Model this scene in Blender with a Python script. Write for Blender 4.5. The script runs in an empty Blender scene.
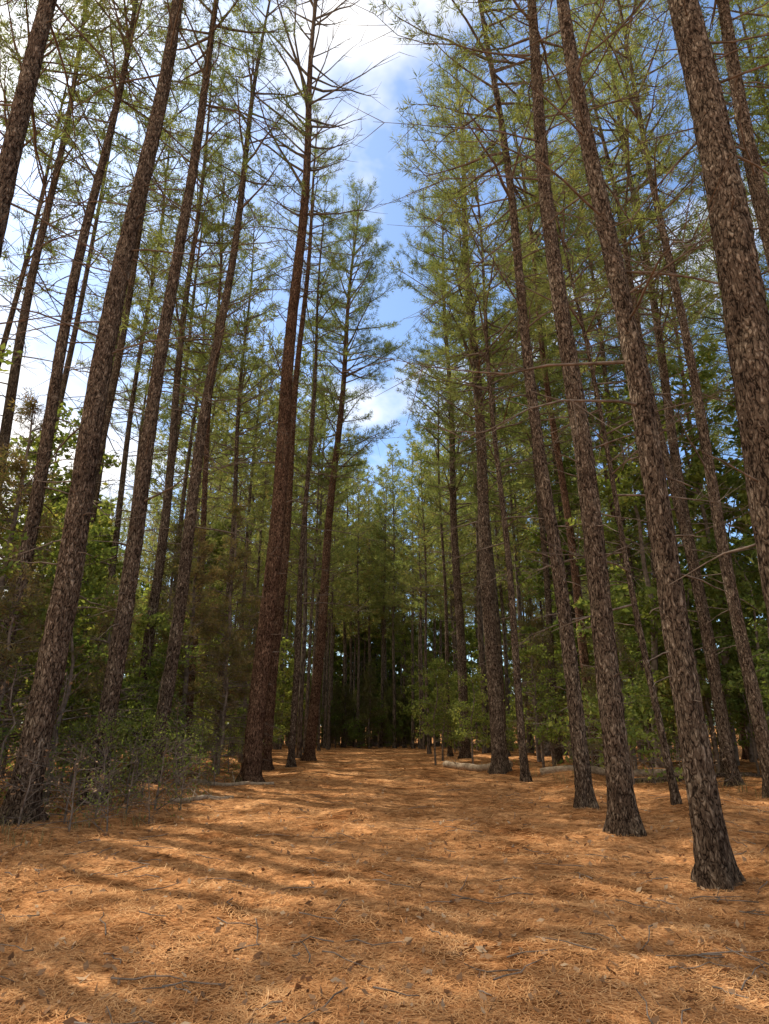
import bpy, math, random
import numpy as np
from mathutils import Vector
rng = np.random.default_rng(7)
scene = bpy.context.scene
scene.view_settings.view_transform = 'Standard'
scene.view_settings.look = 'None'
scene.view_settings.exposure = 0

# ------------------------------------------------------------------ helpers
def norm(v):
    return v / (np.linalg.norm(v, axis=-1, keepdims=True) + 1e-9)

class MB:
    """mesh accumulator"""
    def __init__(s):
        s.v = []; s.f = []; s.m = []; s.var = []; s.n = 0; s.sm = []
    def add(s, v, f, mat, var=None, smooth=False):
        v = np.asarray(v, dtype=np.float32); f = np.asarray(f, dtype=np.int64)
        s.v.append(v); s.f.append(f + s.n); s.m.append(mat); s.sm.append(smooth)
        s.var.append(np.zeros(len(v), np.float32) if var is None else np.asarray(var, np.float32))
        s.n += len(v)
    def pack(s):
        """collapse to few arrays so copies are quick"""
        key = {}
        for f, m, sm in zip(s.f, s.m, s.sm): key.setdefault((f.shape[1], m, sm), []).append(f)
        s.v = [np.concatenate(s.v)]; s.var = [np.concatenate(s.var)]
        s.f = [np.concatenate(x) for x in key.values()]; s.m = [k[1] for k in key]; s.sm = [k[2] for k in key]
        return s
    def copy_in(s, o, loc, rz, sc, dvar=0.0):
        c, q = math.cos(rz), math.sin(rz)
        v = o.v[0]*sc
        v = np.stack([v[:, 0]*c-v[:, 1]*q+loc[0], v[:, 0]*q+v[:, 1]*c+loc[1], v[:, 2]+loc[2]], -1).astype(np.float32)
        s.v.append(v); s.var.append(np.clip(o.var[0]+dvar, 0, 1))
        for f, m, sm in zip(o.f, o.m, o.sm):
            s.f.append(f+s.n); s.m.append(m); s.sm.append(sm)
        s.n += len(v)
    def mesh(s, name, mats):
        me = bpy.data.meshes.new(name)
        V = np.concatenate(s.v)
        me.vertices.add(len(V)); me.vertices.foreach_set('co', V.ravel())
        li = np.concatenate([f.ravel() for f in s.f]).astype(np.int32)
        cnt = np.concatenate([np.full(len(f), f.shape[1], np.int32) for f in s.f])
        st = np.concatenate([[0], np.cumsum(cnt)[:-1]]).astype(np.int32)
        me.loops.add(len(li)); me.loops.foreach_set('vertex_index', li)
        me.polygons.add(len(cnt)); me.polygons.foreach_set('loop_start', st)
        mi = np.concatenate([np.full(len(f), m, np.int32) for f, m in zip(s.f, s.m)])
        me.polygons.foreach_set('material_index', mi)
        sm = np.concatenate([np.full(len(f), x, bool) for f, x in zip(s.f, s.sm)])
        me.polygons.foreach_set('use_smooth', sm)
        a = me.attributes.new('var', 'FLOAT', 'POINT')
        a.data.foreach_set('value', np.concatenate(s.var))
        for m in mats: me.materials.append(m)
        me.update(calc_edges=True)
        return me

def link(name, me, loc=(0,0,0), rz=0, sc=1, parent=None):
    o = bpy.data.objects.new(name, me)
    o.location = loc; o.rotation_euler = (0, 0, rz)
    o.scale = (sc, sc, sc) if not hasattr(sc, '__len__') else sc
    scene.collection.objects.link(o)
    if parent: o.parent = parent
    return o

def tube(mb, pts, rad, nseg, mat, rough=0.0, r=None, smooth=True):
    pts = np.asarray(pts, float); rad = np.asarray(rad, float)
    n = len(pts)
    t = norm(np.gradient(pts, axis=0))
    ref = np.array([1.0, 0, 0]) if abs(t[0][0]) < 0.8 else np.array([0, 1.0, 0])
    a = norm(np.cross(t, ref)); b = np.cross(t, a)
    ang = np.linspace(0, 2*math.pi, nseg, endpoint=False)
    R = rad[:, None] * np.ones((1, nseg))
    if rough > 0: R = R * (1 + rough * (r.random((n, nseg)) - 0.5))
    v = pts[:, None, :] + R[..., None]*(np.cos(ang)[None, :, None]*a[:, None, :] + np.sin(ang)[None, :, None]*b[:, None, :])
    v = v.reshape(-1, 3)
    i = np.arange(n-1)[:, None]*nseg; j = np.arange(nseg)[None, :]; j2 = (j+1) % nseg
    f = np.stack([i+j, i+j2, i+nseg+j2, i+nseg+j], -1).reshape(-1, 4)
    mb.add(v, f, mat, smooth=smooth)

# terrain height -------------------------------------------------------
def waves(x, y, lam, seed, n=7):
    g = np.random.default_rng(seed); o = 0
    for k in range(n):
        a = g.random()*2*math.pi; l = lam*(0.7+0.8*g.random()); p = g.random()*6.28
        o = o + np.sin((x*math.cos(a)+y*math.sin(a))*2*math.pi/l+p)
    return o/math.sqrt(n)
def hgt(x, y):
    x = np.asarray(x, float); y = np.asarray(y, float)
    h = -0.02*np.clip(y-25, 0, 110)
    ax = np.abs(x)
    side = np.clip((ax-3.0)/2.0, 0, 1); side = side*side*(3-2*side)
    fade = np.exp(-np.clip(np.hypot(x, y)-60, 0, None)/40)
    h = h + fade*(0.028*waves(x, y, 2.6, 1)*(1+side) + 0.014*waves(x, y, 0.9, 2)+0.008*waves(x, y, 0.38, 3)) + 0.10*side
    h = h - 0.03*(np.exp(-((x-0.95)/0.35)**2)+np.exp(-((x+0.85)/0.35)**2))
    return h

# ------------------------------------------------------------------ materials
def newmat(name):
    m = bpy.data.materials.new(name); m.use_nodes = True
    nt = m.node_tree
    for n in list(nt.nodes): nt.nodes.remove(n)
    return m, nt, nt.nodes, nt.links
def ramp(N, stops):
    r = N.new('ShaderNodeValToRGB'); e = r.color_ramp.elements
    while len(e) > 1: e.remove(e[-1])
    e[0].position = stops[0][0]; e[0].color = (*stops[0][1], 1)
    for p, c in stops[1:]:
        q = e.new(p); q.color = (*c, 1)
    return r
def mul(N, L, a, b):
    mx = N.new('ShaderNodeMix'); mx.data_type = 'RGBA'; mx.blend_type = 'MULTIPLY'; mx.inputs[0].default_value = 1
    L.new(a, mx.inputs[6]); L.new(b, mx.inputs[7]); return mx.outputs[2]

def bark_mat(name, dark, mid, light, cheap=False):
    m, nt, N, L = newmat(name)
    tc = N.new('ShaderNodeTexCoord'); mp = N.new('ShaderNodeMapping')
    mp.inputs['Scale'].default_value = (1, 1, 0.36)
    L.new(tc.outputs['Object'], mp.inputs[0])
    def noise(s, d, v, rg=.6):
        n = N.new('ShaderNodeTexNoise'); n.inputs['Scale'].default_value = s; n.inputs['Detail'].default_value = d; n.inputs['Roughness'].default_value = rg
        L.new(v, n.inputs['Vector']); return n
    bs = N.new('ShaderNodeBsdfDiffuse')
    if cheap:
        n1 = noise(12, 2, mp.outputs[0]); r1 = ramp(N, [(0.38, dark), (0.5, mid), (0.66, light)]); L.new(n1.outputs[0], r1.inputs[0])
        L.new(r1.outputs[0], bs.inputs['Color'])
    else:
        nz = noise(11, 2, mp.outputs[0])
        ad = N.new('ShaderNodeVectorMath'); ad.operation = 'MULTIPLY_ADD'
        L.new(nz.outputs['Color'], ad.inputs[0]); ad.inputs[1].default_value = (0.20, 0.20, 0.20); L.new(mp.outputs[0], ad.inputs[2])
        v1 = N.new('ShaderNodeTexVoronoi'); v1.feature = 'DISTANCE_TO_EDGE'; v1.inputs['Scale'].default_value = 18
        L.new(ad.outputs[0], v1.inputs['Vector'])
        n2 = noise(26, 5, mp.outputs[0], .7)
        c1 = N.new('ShaderNodeMath'); c1.operation = 'MINIMUM'; L.new(v1.outputs['Distance'], c1.inputs[0]); c1.inputs[1].default_value = .26
        c3 = N.new('ShaderNodeMath'); c3.operation = 'MULTIPLY_ADD'; L.new(n2.outputs[0], c3.inputs[0]); c3.inputs[1].default_value = .85; L.new(c1.outputs[0], c3.inputs[2])
        r1 = ramp(N, [(0.42, dark), (0.53, mid), (0.64, mid), (0.78, light)])
        L.new(c3.outputs[0], r1.inputs[0])
        n3 = noise(2.4, 3, tc.outputs['Object'])
        r3 = ramp(N, [(0.3, (0.66, 0.62, 0.6)), (0.5, (1.0, .95, .9)), (0.68, (1.3, 1.3, 1.22))]); L.new(n3.outputs[0], r3.inputs[0])
        o1 = mul(N, L, r1.outputs[0], r3.outputs[0])
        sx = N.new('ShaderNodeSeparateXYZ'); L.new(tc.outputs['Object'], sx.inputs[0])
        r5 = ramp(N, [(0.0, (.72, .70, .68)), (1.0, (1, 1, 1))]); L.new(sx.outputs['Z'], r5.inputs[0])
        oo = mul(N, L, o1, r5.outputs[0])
        bp = N.new('ShaderNodeBump'); bp.inputs['Strength'].default_value = 1.0; bp.inputs['Distance'].default_value = 0.07
        L.new(c3.outputs[0], bp.inputs['Height'])
        L.new(oo, bs.inputs['Color']); L.new(bp.outputs[0], bs.inputs['Normal'])
    out = N.new('ShaderNodeOutputMaterial'); L.new(bs.outputs[0], out.inputs[0])
    return m
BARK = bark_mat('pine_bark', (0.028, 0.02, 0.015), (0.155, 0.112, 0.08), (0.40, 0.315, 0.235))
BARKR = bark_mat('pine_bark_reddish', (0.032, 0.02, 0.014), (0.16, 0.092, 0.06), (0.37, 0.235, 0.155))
BARKF = bark_mat('pine_bark_far', (0.05, 0.037, 0.028), (0.13, 0.096, 0.07), (0.23, 0.18, 0.135), cheap=True)

def plain(name, stops, scale=8, det=1):
    m, nt, N, L = newmat(name)
    tc = N.new('ShaderNodeTexCoord')
    nz = N.new('ShaderNodeTexNoise'); nz.inputs['Scale'].default_value = scale; nz.inputs['Detail'].default_value = det
    L.new(tc.outputs['Object'], nz.inputs['Vector'])
    r = ramp(N, stops); L.new(nz.outputs[0], r.inputs[0])
    bs = N.new('ShaderNodeBsdfDiffuse')
    L.new(r.outputs[0], bs.inputs['Color'])
    out = N.new('ShaderNodeOutputMaterial'); L.new(bs.outputs[0], out.inputs[0])
    return m
TWIG = plain('twig_bark', [(0.3, (0.10, 0.075, 0.055)), (0.7, (0.25, 0.19, 0.145))])
DEADWOOD = plain('dead_wood', [(0.3, (0.20, 0.135, 0.08)), (0.7, (0.44, 0.33, 0.22))], 12, 4)

def leaf_mat(name, stops, trans=0.45, tint=(1.2, 1.15, 0.6)):
    m, nt, N, L = newmat(name)
    at = N.new('ShaderNodeAttribute'); at.attribute_name = 'var'
    oi = N.new('ShaderNodeObjectInfo')
    mt = N.new('ShaderNodeMath'); mt.operation = 'MULTIPLY_ADD'; L.new(oi.outputs['Random'], mt.inputs[0]); mt.inputs[1].default_value = 0.3
    m2 = N.new('ShaderNodeMath'); m2.operation = 'MULTIPLY'; L.new(at.outputs['Fac'], m2.inputs[0]); m2.inputs[1].default_value = 0.7
    L.new(m2.outputs[0], mt.inputs[2])
    r = ramp(N, stops); L.new(mt.outputs[0], r.inputs[0])
    df = N.new('ShaderNodeBsdfDiffuse'); L.new(r.outputs[0], df.inputs[0])
    out = N.new('ShaderNodeOutputMaterial')
    if trans > 0:
        tr = N.new('ShaderNodeBsdfTranslucent')
        mx = N.new('ShaderNodeMix'); mx.data_type = 'RGBA'; mx.blend_type = 'MULTIPLY'; mx.inputs[0].default_value = 1
        L.new(r.outputs[0], mx.inputs[6]); mx.inputs[7].default_value = (*tint, 1)
        L.new(mx.outputs[2], tr.inputs[0])
        ms = N.new('ShaderNodeMixShader'); ms.inputs[0].default_value = trans
        L.new(df.outputs[0], ms.inputs[1]); L.new(tr.outputs[0], ms.inputs[2])
        L.new(ms.outputs[0], out.inputs[0])
    else: L.new(df.outputs[0], out.inputs[0])
    return m
NEEDLE = leaf_mat('pine_needles', [(0.0, (0.09, 0.12, 0.045)), (0.45, (0.21, 0.24, 0.085)), (0.88, (0.40, 0.40, 0.155)), (1.0, (0.44, 0.30, 0.12))], 0.48, (1.12, 1.12, .65))
LEAF = leaf_mat('broad_leaves', [(0.0, (0.08, 0.12, 0.035)), (0.5, (0.19, 0.235, 0.065)), (0.85, (0.38, 0.39, 0.12)), (1.0, (0.48, 0.35, 0.12))], 0.52)
CEDAR = leaf_mat('cedar_foliage', [(0.0, (0.09, 0.10, 0.04)), (0.5, (0.18, 0.165, 0.07)), (1.0, (0.38, 0.24, 0.12))], 0.35)
DRYLEAF = leaf_mat('dry_leaves', [(0.0, (0.14, 0.07, 0.035)), (0.55, (0.33, 0.19, 0.10)), (0.93, (0.5, 0.36, 0.22)), (1.0, (0.66, 0.54, 0.40))], 0, (1, .8, .5))
STRAW = leaf_mat('pine_straw_needles', [(0.0, (0.15, 0.058, 0.022)), (0.45, (0.48, 0.22, 0.082)), (0.85, (0.68, 0.38, 0.165)), (1.0, (0.82, 0.56, 0.32))], 0)
GRASS = leaf_mat('dry_grass_blades', [(0.0, (0.12, 0.13, 0.05)), (0.6, (0.28, 0.22, 0.10)), (1.0, (0.42, 0.31, 0.17))], .3, (1, .9, .6))

def ground_mat():
    m, nt, N, L = newmat('pine_straw_ground')
    tc = N.new('ShaderNodeTexCoord')
    def nz(scale, det=5, vec=None, rough=0.6):
        n = N.new('ShaderNodeTexNoise'); n.inputs['Scale'].default_value = scale; n.inputs['Detail'].default_value = det
        n.inputs['Roughness'].default_value = rough
        L.new(vec or tc.outputs['Object'], n.inputs['Vector']); return n
    fibs = []
    for k, a in enumerate((0.3, 1.35, 2.45)):
        mp = N.new('ShaderNodeMapping'); mp.inputs['Rotation'].default_value = (0, 0, a); mp.inputs['Scale'].default_value = (14, 130, 10)
        mp.inputs['Location'].default_value = (k*3.1, k*1.7, 0)
        L.new(tc.outputs['Object'], mp.inputs[0])
        fibs.append(nz(1.0, 1, mp.outputs[0]))
    a1 = N.new('ShaderNodeMath'); a1.operation = 'MAXIMUM'; L.new(fibs[0].outputs[0], a1.inputs[0]); L.new(fibs[1].outputs[0], a1.inputs[1])
    a2 = N.new('ShaderNodeMath'); a2.operation = 'MAXIMUM'; L.new(a1.outputs[0], a2.inputs[0]); L.new(fibs[2].outputs[0], a2.inputs[1])
    r = ramp(N, [(0.42, (0.11, 0.042, 0.017)), (0.56, (0.46, 0.205, 0.074)), (0.72, (0.74, 0.40, 0.175))])
    L.new(a2.outputs[0], r.inputs[0])
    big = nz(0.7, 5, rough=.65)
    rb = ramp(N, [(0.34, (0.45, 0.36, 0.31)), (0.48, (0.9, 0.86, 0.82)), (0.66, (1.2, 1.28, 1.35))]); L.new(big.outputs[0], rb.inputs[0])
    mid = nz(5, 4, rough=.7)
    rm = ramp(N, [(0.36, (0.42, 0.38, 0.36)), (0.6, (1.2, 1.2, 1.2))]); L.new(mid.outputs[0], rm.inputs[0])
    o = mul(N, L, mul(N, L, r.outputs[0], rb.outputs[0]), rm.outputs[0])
    bp = N.new('ShaderNodeBump'); bp.inputs['Strength'].default_value = 1.0; bp.inputs['Distance'].default_value = 0.09
    L.new(mid.outputs[0], bp.inputs['Height'])
    bs = N.new('ShaderNodeBsdfDiffuse')
    L.new(o, bs.inputs['Color']); L.new(bp.outputs[0], bs.inputs['Normal'])
    out = N.new('ShaderNodeOutputMaterial'); L.new(bs.outputs[0], out.inputs[0])
    return m
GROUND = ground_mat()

# ------------------------------------------------------------------ ground + path
def axis(parts):
    return np.unique(np.round(np.concatenate([np.arange(a, b, s) for a, b, s in parts]), 4))
xs = axis([(-400, -60, 20), (-60, -12, 1.0), (-12, 12, 0.12), (12, 60, 1.0), (60, 401, 20)])
ys = axis([(-100, -4, 6), (-4, 1, 0.5), (1, 22, 0.12), (22, 40, 0.25), (40, 140, 1.0), (140, 601, 20)])
X, Y = np.meshgrid(xs, ys)
V = np.stack([X, Y, hgt(X, Y)], -1).reshape(-1, 3)
nx = len(xs)
ii, jj = np.meshgrid(np.arange(len(ys)-1), np.arange(nx-1), indexing='ij')
F = np.stack([ii*nx+jj, ii*nx+jj+1, (ii+1)*nx+jj+1, (ii+1)*nx+jj], -1).reshape(-1, 4)
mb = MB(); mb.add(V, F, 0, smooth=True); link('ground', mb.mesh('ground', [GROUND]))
cx = (xs[:-1]+xs[1:])/2; cy = (ys[:-1]+ys[1:])/2
CX, CY = np.meshgrid(cx, cy)
edge = 2.5+0.25*waves(CX*0, CY, 3.0, 9)
mask = ((np.abs(CX) < edge) & (CY > -4) & (CY < 62)).ravel()
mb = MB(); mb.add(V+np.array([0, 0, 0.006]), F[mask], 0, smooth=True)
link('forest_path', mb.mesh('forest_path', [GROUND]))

# ------------------------------------------------------------------ foliage generators
def needles(mb, P, D, r, mat, n=14, ln=(0.15, 0.27), w=0.02, spread=0.9):
    P = np.asarray(P); D = np.asarray(D); T = len(P)
    rd = norm(r.normal(size=(T, n, 3)))
    d = norm(D[:, None, :]*0.75 + rd*spread)
    d[..., 2] -= 0.05
    l = r.uniform(ln[0], ln[1], (T, n, 1))
    side = norm(np.cross(d, norm(r.normal(size=(T, n, 3)))))
    off = rd*0.05
    b = P[:, None, :]+off
    v = np.stack([b-side*w/2, b+side*w/2, b+d*l], 2).reshape(-1, 3)
    f = np.arange(T*n*3).reshape(-1, 3)
    var = np.repeat(np.clip(r.random(T)*0.8+0.1, 0, 1), n*3) + np.repeat(r.uniform(-.1, .1, T*n), 3)
    mb.add(v, f, mat, var=np.clip(var, 0, 1))

def leaves(mb, P, r, mat, size=(0.05, 0.1), up=0.6, var=None):
    T = len(P)
    nrm = norm(r.normal(size=(T, 3)) + np.array([0, 0, up]))
    a = norm(np.cross(nrm, norm(r.normal(size=(T, 3))))); b = np.cross(nrm, a)
    s = r.uniform(size[0], size[1], (T, 1))
    v = np.stack([P-a*s*0.55, P+b*s*0.3-nrm*s*0.05, P+a*s*0.6-nrm*s*0.1, P-b*s*0.3-nrm*s*0.05], 1).reshape(-1, 3)
    f = np.arange(T*4).reshape(-1, 4)
    vv = r.random(T) if var is None else var
    mb.add(v, f, mat, var=np.repeat(vv, 4))

def pine_mb(seed, H, dia, cb, lean=(0, 0), bow=0.0, lod=0, dens=1.0, Lmax=3.3, bare=False, deadfrom=0.2, nn=11, w=.024, ln=(.15, .28)):
    """lod 0 = beside the path, 1 = middle distance, 2 = far"""
    r = np.random.default_rng(seed); mb = MB()
    zs = np.concatenate([np.linspace(-0.3, 1.2, (14, 14, 5)[lod]), np.arange(1.45, H, (0.2, 0.9, 2.5)[lod]), [H]])
    ph = r.random(4)*6.28
    amp = 0.07
    def cen(z):
        z = np.asarray(z, float); u = np.clip(z/18.0, 0, 3)
        x = lean[0]*u + bow*np.sin(np.clip(z/H, 0, 1)*math.pi) + amp*np.sin(z*0.45+ph[0])*np.clip(z/6, 0, 1)
        y = lean[1]*u + amp*np.sin(z*0.38+ph[1])*np.clip(z/6, 0, 1)
        return np.stack([x, y, z], -1)
    def rad(z):
        z = np.asarray(z, float)
        return dia/2*(np.clip(1-z/H, 0, 1)**0.66*0.97+0.03) + dia/2*0.55*np.exp(-np.clip(z, 0, None)/0.22)
    nseg = (32, 9, 6)[lod]
    pts = cen(zs); R = rad(zs)
    t = norm(np.gradient(pts, axis=0)); ref = np.array([1.0, 0, 0]); b = norm(np.cross(t, ref)); a = np.cross(b, t)
    ang = np.linspace(0, 2*math.pi, nseg, endpoint=False)
    lob = 0.16*np.cos(ang*5+ph[2])+0.12*np.cos(ang*3+ph[3])
    RR = R[:, None]*(1+lob[None]*np.exp(-np.clip(zs, 0, None)/0.25)[:, None]) * (1+(0.14 if lod == 0 else 0.04)*(r.random((len(zs), nseg))-0.5))
    v = pts[:, None]+RR[..., None]*(np.cos(ang)[None, :, None]*a[:, None]+np.sin(ang)[None, :, None]*b[:, None])
    i = np.arange(len(zs)-1)[:, None]*nseg; j = np.arange(nseg)[None]; j2 = (j+1) % nseg
    mb.add(v.reshape(-1, 3), np.stack([i+j, i+j2, i+nseg+j2, i+nseg+j], -1).reshape(-1, 4), 0, smooth=True)
    P = []; D = []
    z = 1.8
    while z < cb+2.5:
        az = r.random()*6.28; l = r.choice([0.2, 0.6, 1.4, 2.2, 3.0], p=[.2, .2, .24, .24, .12])*(0.7+0.6*r.random())
        if z < H*deadfrom: l = min(l, 0.9 if lod == 0 else .6)*(.5 if z < 3 else 1)
        el = math.radians(r.uniform(-15, 28))
        d = np.array([math.cos(az)*math.cos(el), math.sin(az)*math.cos(el), math.sin(el)])
        m = (7, 6, 3)[lod]
        s = np.linspace(0, 1, m)[:, None]
        p = cen(z)+d*l*s+np.array([0, 0, -0.15*l])*s**2+np.cumsum(r.normal(size=(m, 3)), 0)*0.035*l*s
        tube(mb, p, np.linspace(0.012+.005*l, 0.004, m), 4 if lod < 2 else 3, 1)
        if l > 0.9 and lod < 2:
            for q in range(int(l*3.8)):
                u = r.uniform(0.3, 1)*(m-1.01); k = p[int(u)]*(1-(u % 1))+p[int(u)+1]*(u % 1)
                d2 = norm(d+r.normal(size=3)*0.7); l2 = l*r.uniform(0.12, 0.4)
                tube(mb, [k, k+d2*l2*0.5, k+d2*l2+np.array([0, 0, 0.03])], [0.008, 0.006, 0.003], 3, 1)
        z += r.uniform(0.15, 0.5)*(1, 1.2, 2)[lod]
    z = cb
    while z < H-0.15:
        fr = (z-cb)/(H-cb)
        prof = (0.6+0.4*math.sin(min(fr*2.2, 1.57)))*(1-fr)**0.55+0.08
        for q in range(r.integers(2, 5)):
            if r.random() < 0.22: continue
            az = r.random()*6.28; l = Lmax*prof*r.uniform(0.45, 1.3)
            el = math.radians(r.uniform(0, 22)+fr*38)
            if bare: el = math.radians(r.uniform(18, 45)); l *= 1.1
            d = np.array([math.cos(az)*math.cos(el), math.sin(az)*math.cos(el), math.sin(el)])
            s = np.linspace(0, 1, 6)[:, None]
            zz = z+r.uniform(-.2, .2)
            p = cen(min(zz, H))+d*l*s+np.array([0, 0, (0.22 if bare else 0.12)*l])*s**2+np.cumsum(r.normal(size=(6, 3)), 0)*0.03*l*s
            r0 = 0.012+0.012*l
            if lod < 2: tube(mb, p, np.linspace(r0, 0.006, 6), 4, 1)
            else: tube(mb, p[[0, 2, 5]], [r0, r0*.6, .008], 3, 1)
            if bare:
                for e in range(int(l*2.0)):
                    u = r.uniform(0.3, 1)*4.99; k = p[int(u)]*(1-(u % 1))+p[int(u)+1]*(u % 1)
                    d2 = norm(d+r.normal(size=3)*0.45+np.array([0, 0, .35])); l2 = l*r.uniform(0.15, 0.35)
                    tube(mb, [k, k+d2*l2*0.5, k+d2*l2+np.array([0, 0, 0.05])], [0.011, 0.009, 0.004], 3, 1)
                continue
            P.append(p[-1]); D.append(d); P.append((p[-1]+p[-2])/2); D.append(d)
            side = norm(np.cross(d, [0, 0, 1]))
            ns = max(2, int(l*2.4*dens)); sg = 1
            for e in range(ns):
                u = (0.3+0.68*(e+r.random())/ns)*5; k = p[int(u)]*(1-(u % 1))+p[min(int(u)+1, 5)]*(u % 1)
                sg = -sg
                d2 = norm(d*r.uniform(.5, 1.1)+side*sg*r.uniform(.4, 1.0)+np.array([0, 0, r.uniform(-.1, .55)]))
                l2 = (0.25+0.28*l*(1-u/6.5))*r.uniform(0.7, 1.3)
                e2 = k+d2*l2+np.array([0, 0, 0.1*l2])
                if lod < 2: tube(mb, [k, k+d2*l2*0.5, e2], [0.009, 0.007, 0.004], 3, 1)
                nt_ = 2+int(l2*(4 if lod < 2 else 2.5))
                for g in range(nt_):
                    ww = 0.3+0.7*g/(nt_-1)
                    P.append(k+(e2-k)*ww+r.normal(size=3)*0.05); D.append(norm(d2+r.normal(size=3)*0.35+np.array([0, 0, .25])))
        z += r.uniform(0.32, 0.74)/max(0.6, dens)
    if P and not bare:
        needles(mb, P, D, r, 2, n=nn, w=w, ln=ln)
    return mb
def pine_mesh(seed, H, dia, cb, lean=(0, 0), bow=0., bark=None, **kw):
    return pine_mb(seed, H, dia, cb, lean, bow, **kw).mesh('pine_tree', [bark or BARK, TWIG, NEEDLE])

def sapling_mb(seed, H, spread, nleaf=5000, size=(0.06, 0.12), lowstart=0.2, lod=1):
    r = np.random.default_rng(seed); mb = MB()
    s = np.linspace(0, 1, 9)[:, None]
    tp = np.array([0, 0, 1.0])*H*s + np.cumsum(r.normal(size=(9, 3))*np.array([1, 1, 0]), 0)*0.025*H*s
    tp[0, 2] = -0.15
    tube(mb, tp, np.linspace(0.010*H+0.008, 0.008, 9), 7 if lod < 2 else 4, 0)
    ends = []
    nb = int(10+H*4)
    for q in range(nb):
        u = r.uniform(lowstart, 0.98); k = tp[int(u*8)]*(1-(u*8 % 1))+tp[min(int(u*8)+1, 8)]*(u*8 % 1)
        az = r.random()*6.28; el = math.radians(r.uniform(5, 50))
        l = spread*(1.05-u*0.75)*r.uniform(0.4, 1.1)
        d = np.array([math.cos(az)*math.cos(el), math.sin(az)*math.cos(el), math.sin(el)])
        ss = np.linspace(0, 1, 5)[:, None]
        p = k+d*l*ss+np.cumsum(r.normal(size=(5, 3)), 0)*0.04*l*ss-np.array([0, 0, 0.15*l])*ss**2
        if lod < 2: tube(mb, p, np.linspace(0.006+0.006*l, 0.004, 5), 4, 0)
        else: tube(mb, p[[0, 2, 4]], [.006+.006*l, .007, .005], 3, 0)
        for e in range(int(3+l*4)):
            w = r.uniform(0.25, 1)*3.99; k2 = p[int(w)]*(1-(w % 1))+p[int(w)+1]*(w % 1)
            d2 = norm(d+r.normal(size=3)*0.7); l2 = r.uniform(0.15, 0.5)
            e2 = k2+d2*l2
            if lod < 2: tube(mb, [k2, (k2+e2)/2, e2], [0.005, 0.004, 0.002], 3, 0)
            for g in range(3): ends.append(k2+(e2-k2)*(0.4+0.3*g))
    ends = np.array(ends)
    if nleaf:
        idx = r.integers(0, len(ends), nleaf)
        keep = r.random(len(ends)) < 0.8
        idx = idx[keep[idx]]
        P = ends[idx]+r.normal(size=(len(idx), 3))*np.array([0.11, 0.11, 0.06])
        var = np.clip((r.random(len(ends))*0.6)[idx]+r.random(len(idx))*0.4, 0, 1)
        leaves(mb, P, r, 1, size, var=var)
    return mb

def cedar_mb(seed, H, spread, dens=1.0, liveprob=.9, lod=1):
    r = np.random.default_rng(seed); mb = MB()
    s = np.linspace(0, 1, 9)[:, None]
    tp = np.array([0, 0, 1.0])*H*s+r.normal(size=(9, 3))*0.04; tp[0, 2] = -0.2
    tube(mb, tp, np.linspace(0.012*H+.02, 0.01, 9), 9 if lod < 2 else 4, 0)
    P = []; D = []
    z = 0.6
    while z < H:
        fr = z/H
        for q in range(4):
            az = r.random()*6.28; l = spread*(1-fr)**0.7*r.uniform(.45, 1.15)+0.15
            el = math.radians(r.uniform(-5, 25)+fr*30)
            d = np.array([math.cos(az)*math.cos(el), math.sin(az)*math.cos(el), math.sin(el)])
            p0 = np.array([0, 0, z]); ss = np.linspace(0, 1, 4)[:, None]
            p = p0+d*l*ss-np.array([0, 0, .25*l])*ss**2
            tube(mb, p, np.linspace(.012+.006*l, .004, 4), 4 if lod < 2 else 3, 0)
            live = r.random() < (0.3 if fr < 0.3 else 1)*liveprob
            n = int(3+l*8*dens)
            for e in range(n):
                u = r.uniform(.25, 1)
                k = p0+d*l*u-np.array([0, 0, .25*l])*u*u
                d2 = norm(d*.6+r.normal(size=3)*.6)
                e2 = k+d2*r.uniform(.1, .4)
                if lod < 2: tube(mb, [k, (k+e2)/2, e2+np.array([0, 0, -.03])], [.005, .004, .002], 3, 0)
                if live:
                    for g in (0.2, 0.6, 1.0): P.append(k+(e2-k)*g); D.append(d2)
        z += r.uniform(.14, .32)
    if lod < 2: needles(mb, P, D, r, 2, n=8, ln=(0.06, 0.15), w=0.026, spread=1.0)
    else: needles(mb, P, D, r, 2, n=3, ln=(0.1, 0.2), w=0.06, spread=1.0)
    return mb
UMATS = [TWIG, LEAF, CEDAR]

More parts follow.
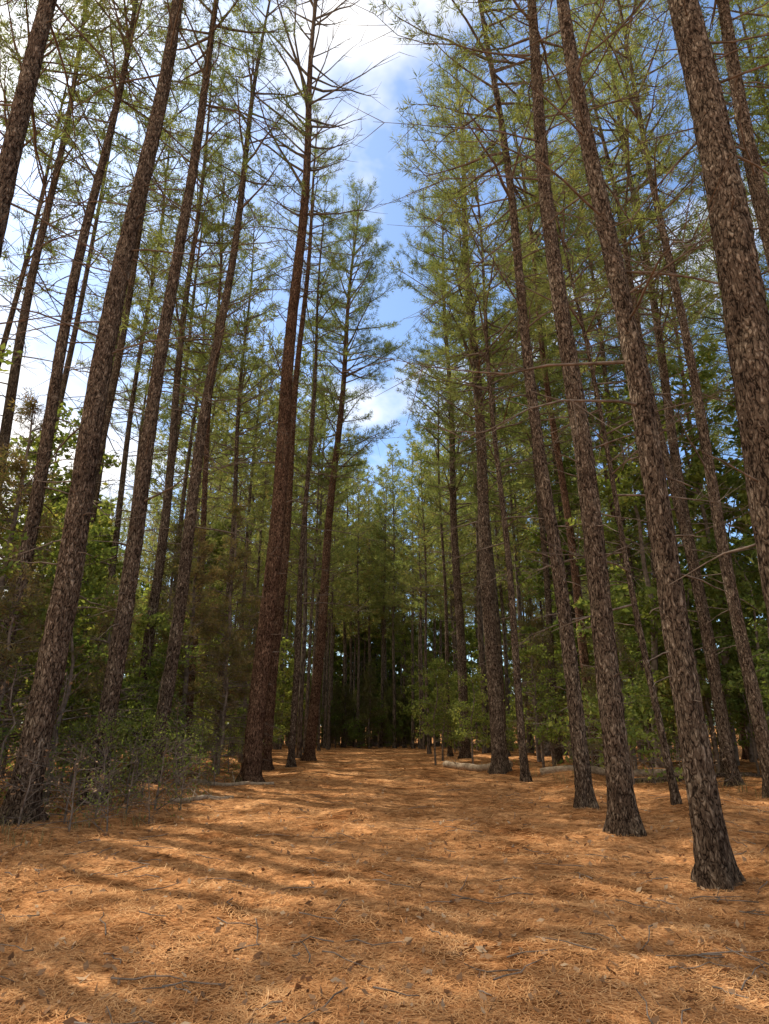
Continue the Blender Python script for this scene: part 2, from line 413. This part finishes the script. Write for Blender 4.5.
# ------------------------------------------------------------------ trees standing along the path
# x, y, trunk diameter, height, crown base, lean x (metres at 18 m height), lean y, bow, crown radius
HERO = [
 (3.68, 7.23, .31, 27, 15, -.40, 0, 0, 2.8),
 (3.83, 9.97, .37, 29, 16, 0.05, 0, -.15, 3.0),
 (4.14, 12.6, .30, 28, 14, -.75, 0, .1, 3.6),
 (4.33, 21.3, .50, 31, 12, -.15, 0, 0, 4.2),
 (4.45, 18.5, .22, 24, 11, -.35, 0, 0, 2.8),
 (6.0, 12.9, .14, 18, 10, -1.3, 0, 0, 2.0),
 (4.5, 29.7, .44, 32, 11, -.1, 0, 0, 4.3),
 (3.70, 5.35, .44, 29, 18, .45, 0, 0.05, 3.2),
 (7.2, 8.9, .36, 29, 16, .35, 0, 0, 3.2),
 (8.85, 14.4, .30, 29, 15, -.25, 0, 0, 3.4),
 (9.2, 16.5, .28, 28, 13, -.8, 0, 0, 3.4),
 (-5.2, 10.5, .44, 30, 19, .35, 0, .05, 2.9),
 (-5.1, 12.96, .36, 30, 19, .35, 0, 0, 2.9),
 (-5.3, 17.0, .36, 31, 18, .75, 0, 0, 3.0),
 (-3.17, 18.8, .52, 36, 20, .35, 0, .2, 4.4),
 (-3.5, 23.7, .38, 31, 20, .5, 0, 0, 2.8),
 (-2.75, 24.9, .26, 28, 18, .3, 0, 0, 2.4),
 (-2.6, 31.3, .50, 34, 14, 1.0, 0, 0, 4.5),
 (-7.5, 13.2, .32, 28, 18, .2, 0, 0, 2.9),
 (-5.4, 7.2, .34, 28, 19, .1, 0, 0, 2.9),
]
heroes_xy = []
for k, (x, y, d, H, cb, lx, ly, bw, Lm) in enumerate(HERO):
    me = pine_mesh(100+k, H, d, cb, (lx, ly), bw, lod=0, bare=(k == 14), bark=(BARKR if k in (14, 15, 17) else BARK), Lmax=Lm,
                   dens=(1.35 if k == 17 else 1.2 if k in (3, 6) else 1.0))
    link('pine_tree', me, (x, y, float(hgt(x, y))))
    heroes_xy.append((x, y))
SPEC = [(30, .34, 13, .2, 1.0, 3.5), (27, .27, 12, -.3, .9, 3.0), (33, .38, 14, .1, 1.05, 4.0), (29, .31, 15, .5, 1.0, 3.1),
        (25, .24, 12, -.1, .9, 2.8), (31, .36, 14, -.2, 1.1, 3.7), (28, .29, 12, .3, 1.0, 3.2)]
variants = [pine_mesh(300+k, H, d, cb, (lx, 0), 0, lod=1, dens=dn, Lmax=lm, bark=(BARKR if k == 3 else BARK), nn=8, w=.034, ln=(.18, .32))
            for k, (H, d, cb, lx, dn, lm) in enumerate(SPEC)]
high = [pine_mesh(350+k, H, d, cb, (lx, 0), 0, lod=1, dens=.9, Lmax=lm, nn=8, w=.034, ln=(.18, .32))
        for k, (H, d, cb, lx, lm) in enumerate([(30, .32, 17, .2, 3.1), (28, .27, 16, -.3, 2.8), (31, .34, 18, .3, 3.2)])]
farv = [pine_mb(400+k, H, d*1.05, cb-1, (lx, 0), 0, lod=2, dens=dn*.95, Lmax=lm*1.05, nn=5, w=.075, ln=(.26, .42)).pack()
        for k, (H, d, cb, lx, dn, lm) in enumerate(SPEC)]
R = random.Random(11)
farmb = MB()
def free(x, y, d=1.7):
    return all((hx-x)**2+(hy-y)**2 >= d*d for hx, hy in heroes_xy)
def place_pine(x, y, s=None, v=None, d=1.7):
    if not free(x, y, d): return
    heroes_xy.append((x, y)); s = s or R.uniform(.86, 1.1)
    if y < 34:
        link('pine_tree', R.choice(v or variants), (x, y, float(hgt(x, y))), R.random()*6.28, s)
    else:
        farmb.copy_in(R.choice(farv), (x, y, float(hgt(x, y))), R.random()*6.28, s, R.uniform(-.15, .25))
for rx, y0 in ((4.3, 33.5), (7.4, 19), (10.3, 11.5), (13.4, 13), (16.6, 14), (20.5, 14)):
    y = y0
    while y < 66:
        if R.random() < .8: place_pine(rx+R.uniform(-.5, .5), y+R.uniform(-.5, .5))
        y += R.uniform(2.8, 3.9)+(1.2 if rx > 15 else 0)+y*.02
for rx, y0, p in ((-3.5, 34, .95), (-6.6, 20, .85), (-9.6, 9, .8), (-12.8, 9, .65), (-16.5, 12, .4)):
    y = y0
    while y < 66:
        if R.random() < p: place_pine(rx+R.uniform(-.5, .5), y+R.uniform(-.5, .5), v=high if rx < -8 else None)
        y += R.uniform(2.9, 4.0)+(1.0 if rx < -11 else 0)+y*.02
for x, y in ((-5.6, 2.5), (4.2, 1.0), (-9, 5), (9, 3)):  # out-of-view pines beside the camera, added for their shadows
    place_pine(x, y, v=high)
for x, y in ((-.6, 64), (1.6, 66), (-2.2, 67), (0.5, 69.5), (2.8, 63), (-3.4, 63), (-1.2, 72), (2.2, 72), (-.2, 75.5), (1.2, 78), (-2.6, 77)):
    place_pine(x, y, s=1.05, d=1.2)
for k in range(190):
    place_pine(R.uniform(-40, 40), R.uniform(66, 100))

# ------------------------------------------------------------------ understory
saps = [sapling_mb(500, 4.0, 1.7, 3000, (.07, .13)), sapling_mb(501, 7.0, 2.4, 4600, (0.09, .17)),
        sapling_mb(502, 11.0, 3.2, 7000, (0.12, .21), lowstart=.25), sapling_mb(503, 5.5, 2.1, 3600, (.08, .15))]
saps = [m.mesh('sapling_tree', UMATS) for m in saps]
shr = [sapling_mb(520, 1.5, 1.0, 900, (.035, .07), lowstart=.05), sapling_mb(521, 2.2, 1.3, 1500, (.035, .08), lowstart=.05), sapling_mb(522, 1.1, .9, 300, (.035, .06), lowstart=.03)]
shr = [m.mesh('shrub', UMATS) for m in shr]
dry = [sapling_mb(530, 1.3, 1.1, 90, (.04, .07), lowstart=.02).mesh('dead_shrub', [TWIG, DRYLEAF]), sapling_mb(531, 2.4, 1.5, 180, (.04, .08), lowstart=.02).mesh('dead_shrub', [TWIG, DRYLEAF])]
ced = [cedar_mb(540, 7.5, 1.7, liveprob=.6), cedar_mb(541, 5.0, 1.6, liveprob=.35), cedar_mb(542, 9, 1.9, liveprob=.5)]
ced = [m.mesh('cedar_tree', UMATS) for m in ced]
fs = [sapling_mb(600, 4.0, 1.8, 1300, (.13, .22), lod=2).pack(), sapling_mb(601, 7.0, 2.5, 2000, (.15, .27), lod=2).pack(),
      sapling_mb(602, 11., 3.3, 3100, (.18, .32), lowstart=.2, lod=2).pack(), sapling_mb(603, 2.2, 1.4, 700, (.1, .17), lowstart=.05, lod=2).pack()]
fc = [cedar_mb(640, 7.5, 1.8, .7, .8, lod=2).pack(), cedar_mb(641, 5, 1.6, .7, .7, lod=2).pack()]
def put(name, me, x, y, s=1.0):
    link(name, me, (x, y, float(hgt(x, y))), R.random()*6.28, s*R.uniform(.85, 1.15))
for x, y, k, s in ((-7.6, 11.5, 0, 1), (-6.8, 14.6, 3, .9), (-8.6, 16, 1, 1), (-10.5, 14, 2, 1), (-6.4, 19.5, 0, 1.1), (-12, 19, 2, 1.1), (-8.5, 22, 3, 1), (-15, 16, 2, 1.2),
                   (8.2, 20, 3, 1), (11.8, 15, 2, 1.1), (12.5, 20, 1, 1.1), (15, 17, 2, 1.1), (10.5, 25, 1, 1), (4.0, 24.5, 0, .9), (3.7, 31.5, 3, .8), (-4.6, 31, 3, 1), (-5, 28, 0, 1),
                   (6.2, 23, 0, 1), (11.5, 18, 0, 1), (-9.8, 18.5, 0, 1.1), (-11.5, 12, 3, 1), (2.9, 27.2, 0, .9), (9.6, 21.5, 2, 1.2), (13.5, 24, 2, 1.35), (8.8, 28, 2, 1.1), (16, 21, 2, 1.4),
                   (-7.2, 16.2, 0, .9), (-5.9, 18.4, 0, .8), (-7.0, 21.0, 3, 1), (-4.4, 24.6, 0, .8), (-6.3, 25.5, 3, 1), (-8.8, 12.6, 0, 1), (-8.2, 9.6, 0, .9),
                   (-13.5, 15, 2, 1.15), (-16.5, 20, 2, 1.4), (-12.5, 23, 2, 1.3), (-18.5, 17, 2, 1.3)):
    put('sapling_tree', saps[k], x, y, s)
for x, y, k, s in ((-5.6, 20.2, 0, 1), (-4.7, 21.5, 2, .9), (-6.9, 17.2, 1, 1.1), (-7.4, 23.5, 0, 1.1), (-4.9, 26.5, 0, 1), (-9.5, 12.5, 1, 1.1), (-6.6, 11.9, 1, .8), (6.8, 24, 1, 1), (7.4, 28, 0, 1),
                   (-7.9, 10.2, 1, 1), (-8.4, 14.3, 2, .9), (-6.2, 15.6, 1, .9), (-4.3, 19.9, 1, .8), (7.0, 18.2, 1, .8), (-10.8, 16.5, 0, 1.1)):
    put('cedar_tree', ced[k], x, y, s)
for x, y, k, s in ((-4.5, 11.6, 2, 1.0), (-3.9, 12.8, 2, 1.0), (-5.6, 11.8, 0, .9), (-4.6, 14.2, 0, .8), (-5.9, 14.2, 1, .9), (-4.2, 15.8, 0, .9), (-6.4, 10.3, 1, .9), (-5.0, 18.6, 0, 1), (-3.9, 10.6, 2, .7),
                   (6.6, 20.5, 0, .7), (5.6, 26, 0, .8), (8.5, 17.8, 2, .8), (-4.9, 12.6, 1, .8), (-4.3, 17.6, 1, .7), (-5.2, 15.4, 1, .8), (-6.9, 9.2, 0, 1), (-4.6, 13.2, 2, 1.1), (-5.6, 9.4, 2, 1), (-4.2, 20.8, 1, .7), (-3.9, 22.4, 0, .8)):
    put('shrub', shr[k], x, y, s)
for x, y, k, s in ((-6.2, 9.4, 1, .9), (-4.7, 10.9, 0, .9), (-5.8, 12.6, 1, 1), (-3.6, 11.6, 0, .6), (-4.1, 14.9, 0, .9), (-6.9, 10.8, 1, 1.1), (-4.6, 16.8, 1, .8), (7.2, 16.5, 0, .8), (6.2, 18.8, 1, .8), (9.6, 13.2, 0, .9),
                   (-3.8, 17.2, 0, .7), (-4.2, 12.2, 0, .8), (-5.1, 13.8, 0, .9), (-7.6, 12.4, 1, 1.2), (-4.3, 10.2, 0, .7), (-3.5, 13.1, 0, .7), (-6.0, 11.2, 1, 1.1), (-7.3, 9.0, 1, 1.3), (-5.0, 10.1, 0, .8), (8.0, 15.6, 0, .9)):
    put('dead_shrub', dry[k], x, y, s)
ub = MB()
def thick(kind, x, y, s, dv=(-.2, .25)):
    ub.copy_in(kind, (x, y, float(hgt(x, y))), R.random()*6.28, s, R.uniform(*dv))
for k in range(150):
    side = -1 if R.random() < .5 else 1
    y = R.uniform(20, 66); x = side*R.uniform(7 if y < 35 else 5.0, 26)
    thick(R.choice(fs[:3]+[fs[0]]) if R.random() < .65 else R.choice(fc), x, y, R.uniform(.7, 1.2), (-.3, .25))
for k in range(150):
    side = -1 if R.random() < .6 else 1
    y = R.uniform(15, 62); x = side*R.uniform(6.5 if y < 30 else 4.8, 20)
    thick(fs[3], x, y, R.uniform(.6, 1.3), (-.3, .2))
for k in range(90):
    thick(R.choice((fs[0], fs[3], fs[3], fc[0], fc[1])), R.uniform(-14, 14), R.uniform(62, 74), R.uniform(.8, 1.2), (-.6, -.2))
for k in range(40):
    thick(fs[2], R.uniform(-11, 11), R.uniform(76, 95), R.uniform(1.0, 1.5), (-.6, -.2))
for k in range(60):
    thick(fs[2], R.uniform(-48, 48), R.uniform(74, 98), R.uniform(.8, 1.5), (-.4, .1))
for k in range(50):
    a = R.choice((-1, 1))*R.uniform(.4, 1.25); d = R.uniform(30, 50)
    thick(fs[2], math.sin(a)*d, math.cos(a)*d, R.uniform(.8, 1.3))
link('understory_thicket', ub.mesh('understory_thicket', UMATS))
link('distant_pine_forest', farmb.mesh('distant_pine_forest', [BARKF, TWIG, NEEDLE]))
print('verts far', farmb.n, 'und', ub.n)

# ------------------------------------------------------------------ litter
r = np.random.default_rng(5)
n = 190000
yy = 2.6*np.exp(r.random(n)*math.log(20/2.6)); xx = (r.random(n)*2-1)*(yy*0.72+0.6)
keepm = (waves(xx, yy, 1.1, 21)+0.6*r.normal(size=n)) > -0.7
xx, yy = xx[keepm], yy[keepm]; n = len(xx)
a = r.random(n)*math.pi*2
ln = r.uniform(.05, .14, n)*(1+yy*0.03); wd = 0.0016*(1+yy*0.12)
tilt = r.normal(size=n)*0.12
d = np.stack([np.cos(a), np.sin(a), tilt], -1); sd = np.stack([-np.sin(a), np.cos(a), np.zeros(n)], -1)
c = np.stack([xx, yy, hgt(xx, yy)+0.012+r.random(n)*0.012], -1)
bend = sd*(r.normal(size=n)*0.012)[:, None]
p0 = c-d*ln[:, None]/2; p2 = c+d*ln[:, None]/2; p1 = c+bend
w = sd*wd[:, None]
v = np.stack([p0-w, p0+w, p1+w, p1-w, p2+w*.5, p2-w*.5], 1).reshape(-1, 3)
b = np.arange(n)[:, None]*6
f = np.concatenate([b+np.array([[0, 3, 2, 1]]), b+np.array([[3, 5, 4, 2]])])
vv = np.clip(r.random(n)*.75+.13*waves(xx, yy, .8, 33)+.12, 0, 1)
mb = MB(); mb.add(v, f, 0, var=np.repeat(vv, 6)); link('pine_straw', mb.mesh('pine_straw', [STRAW]))
n = 3600
yy = 2.8*np.exp(r.random(n)*math.log(26/2.8)); xx = (r.random(n)*2-1)*(yy*0.72+0.6)
P = np.stack([xx, yy, hgt(xx, yy)+0.03], -1)
mb = MB(); leaves(mb, P, r, 0, (.025, .085), up=1.0, var=r.random(n)**1.1); link('fallen_leaves', mb.mesh('fallen_leaves', [DRYLEAF]))
mb = MB()
for k in range(340):
    y = 3.2*math.exp(R.random()*math.log(7)); x = R.uniform(-1, 1)*(y*.7+.5)
    l = R.uniform(.1, .6); a = R.random()*6.28; m = 5
    s = np.linspace(-.5, .5, m)
    px = x+math.cos(a)*l*s+r.normal(size=m)*.015; py = y+math.sin(a)*l*s+r.normal(size=m)*.015
    tube(mb, np.stack([px, py, hgt(px, py)+.022+r.random(m)*.015], -1), np.linspace(.006, .003, m), 5, 0)
link('fallen_twigs', mb.mesh('fallen_twigs', [TWIG]))
P0 = []
for k in range(150):
    if R.random() < .7: x, y = R.uniform(-7.5, -3.4), R.uniform(9.0, 20)
    else: x, y = R.uniform(4.8, 11), R.uniform(14, 24)
    P0 += [(x+R.gauss(0, .08), y+R.gauss(0, .08)) for _ in range(12)]
P0 = np.array(P0); n = len(P0)
base = np.column_stack([P0, hgt(P0[:, 0], P0[:, 1])])
a = r.random(n)*6.28; h = r.uniform(.1, .38, n)[:, None]
dr = np.stack([np.cos(a), np.sin(a), np.zeros(n)], -1); sd = np.stack([-np.sin(a), np.cos(a), np.zeros(n)], -1)*.004
p1 = base+dr*h*.25+np.array([0, 0, 1])*h*.6; p2 = base+dr*h*.75+np.array([0, 0, 1])*h*.8
v = np.stack([base-sd, base+sd, p1+sd, p1-sd, p2+sd*.2, p2-sd*.2], 1).reshape(-1, 3)
b = np.arange(n)[:, None]*6
f = np.concatenate([b+np.array([[0, 1, 2, 3]]), b+np.array([[3, 2, 4, 5]])])
mb = MB(); mb.add(v, f, 0, var=np.repeat(r.random(n), 6)); link('dry_grass', mb.mesh('dry_grass', [GRASS]))

def log(x0, y0, x1, y1, r0, r1, seed, name='fallen_log', mat=None):
    g = np.random.default_rng(seed); m = 22; mb = MB()
    s = np.linspace(0, 1, m)
    px = x0+(x1-x0)*s+np.cumsum(g.normal(size=m))*.02; py = y0+(y1-y0)*s+np.cumsum(g.normal(size=m))*.02
    rr = r0+(r1-r0)*s
    pz = hgt(px, py)+rr*.7
    P = np.stack([px, py, pz], -1)
    rr[0] *= .3; rr[-1] *= .3; P[0] = P[1]+(P[0]-P[1])*.05; P[-1] = P[-2]+(P[-1]-P[-2])*.05
    tube(mb, P, rr, 12, 0, .14, g)
    for q in range(4):
        k = P[g.integers(3, m-3)]; dd = norm(g.normal(size=3)+np.array([0, 0, .8])); l = g.uniform(.15, .5)
        tube(mb, [k, k+dd*l*.5, k+dd*l], [.02, .014, .006], 5, 0)
    link(name, mb.mesh(name, [mat or DEADWOOD]))
log(2.9, 25.0, 4.9, 21.9, .13, .12, 1)
log(5.0, 19.9, 10.6, 19.2, .13, .09, 2)
log(6.6, 17.6, 11.5, 18.4, .09, .06, 5, mat=BARK)
log(-3.9, 13.6, -2.8, 15.2, .06, .035, 3, 'fallen_branch')
log(-4.6, 17.4, -2.3, 18.3, .06, .04, 4)

# ------------------------------------------------------------------ light
S = Vector((-0.80, 0.60, 0)).normalized(); el = math.radians(54)
S = Vector((S.x*math.cos(el), S.y*math.cos(el), math.sin(el)))
sun = bpy.data.lights.new('sun', 'SUN'); sun.energy = 5.0; sun.angle = math.radians(.5); sun.color = (1, .96, .88)
so = bpy.data.objects.new('sun', sun); scene.collection.objects.link(so)
so.rotation_euler = (-S).to_track_quat('-Z', 'Y').to_euler()
w = bpy.data.worlds.new('World'); scene.world = w; w.use_nodes = True
nt = w.node_tree; N = nt.nodes; L = nt.links
for q in list(N): N.remove(q)
sky = N.new('ShaderNodeTexSky'); sky.sky_type = 'NISHITA'; sky.sun_disc = False; sky.ozone_density = 1.8
sky.sun_elevation = el; sky.sun_rotation = math.atan2(S.x, S.y) % (2*math.pi)
tc = N.new('ShaderNodeTexCoord')
nz = N.new('ShaderNodeTexNoise'); nz.inputs['Scale'].default_value = 2.4; nz.inputs['Detail'].default_value = 6; nz.inputs['Roughness'].default_value = .55
mp = N.new('ShaderNodeMapping'); mp.inputs['Location'].default_value = (3.3, 1.2, .4); mp.inputs['Scale'].default_value = (1, 1, 1.6)
L.new(tc.outputs['Generated'], mp.inputs[0]); L.new(mp.outputs[0], nz.inputs['Vector'])
sx = N.new('ShaderNodeSeparateXYZ'); L.new(tc.outputs['Generated'], sx.inputs[0])
ma = N.new('ShaderNodeMath'); ma.operation = 'MULTIPLY_ADD'; L.new(sx.outputs['X'], ma.inputs[0]); ma.inputs[1].default_value = -.22; L.new(nz.outputs[0], ma.inputs[2])
mc = N.new('ShaderNodeMath'); mc.operation = 'MULTIPLY_ADD'; L.new(sx.outputs['Y'], mc.inputs[0]); mc.inputs[1].default_value = -.12; L.new(ma.outputs[0], mc.inputs[2])  # thicker cloud behind the camera, added for fill light
md = N.new('ShaderNodeMath'); md.operation = 'ADD'; L.new(mc.outputs[0], md.inputs[0]); md.inputs[1].default_value = .075
rp = ramp(N, [(.47, (0, 0, 0)), (.63, (1, 1, 1))]); L.new(md.outputs[0], rp.inputs[0])
tint = N.new('ShaderNodeMix'); tint.data_type = 'RGBA'; tint.blend_type = 'MULTIPLY'; tint.inputs[0].default_value = 1
L.new(sky.outputs[0], tint.inputs[6]); tint.inputs[7].default_value = (1.3, 1.48, 1.62, 1)
mx = N.new('ShaderNodeMix'); mx.data_type = 'RGBA'; L.new(rp.outputs[0], mx.inputs[0]); L.new(tint.outputs[2], mx.inputs[6]); mx.inputs[7].default_value = (9.6, 9.4, 9.1, 1)
bg = N.new('ShaderNodeBackground'); bg.inputs[1].default_value = .15; L.new(mx.outputs[2], bg.inputs[0])
wo = N.new('ShaderNodeOutputWorld'); L.new(bg.outputs[0], wo.inputs[0])

# ------------------------------------------------------------------ camera
cam = bpy.data.cameras.new('camera'); co = bpy.data.objects.new('camera', cam); scene.collection.objects.link(co)
cam.sensor_fit = 'VERTICAL'; cam.sensor_height = 24; cam.lens = 14.53; cam.clip_end = 2000; cam.clip_start = .05
co.location = (0, 0, 1.6); co.rotation_euler = (math.radians(90+18.71), 0, math.radians(-1.7))
scene.camera = co
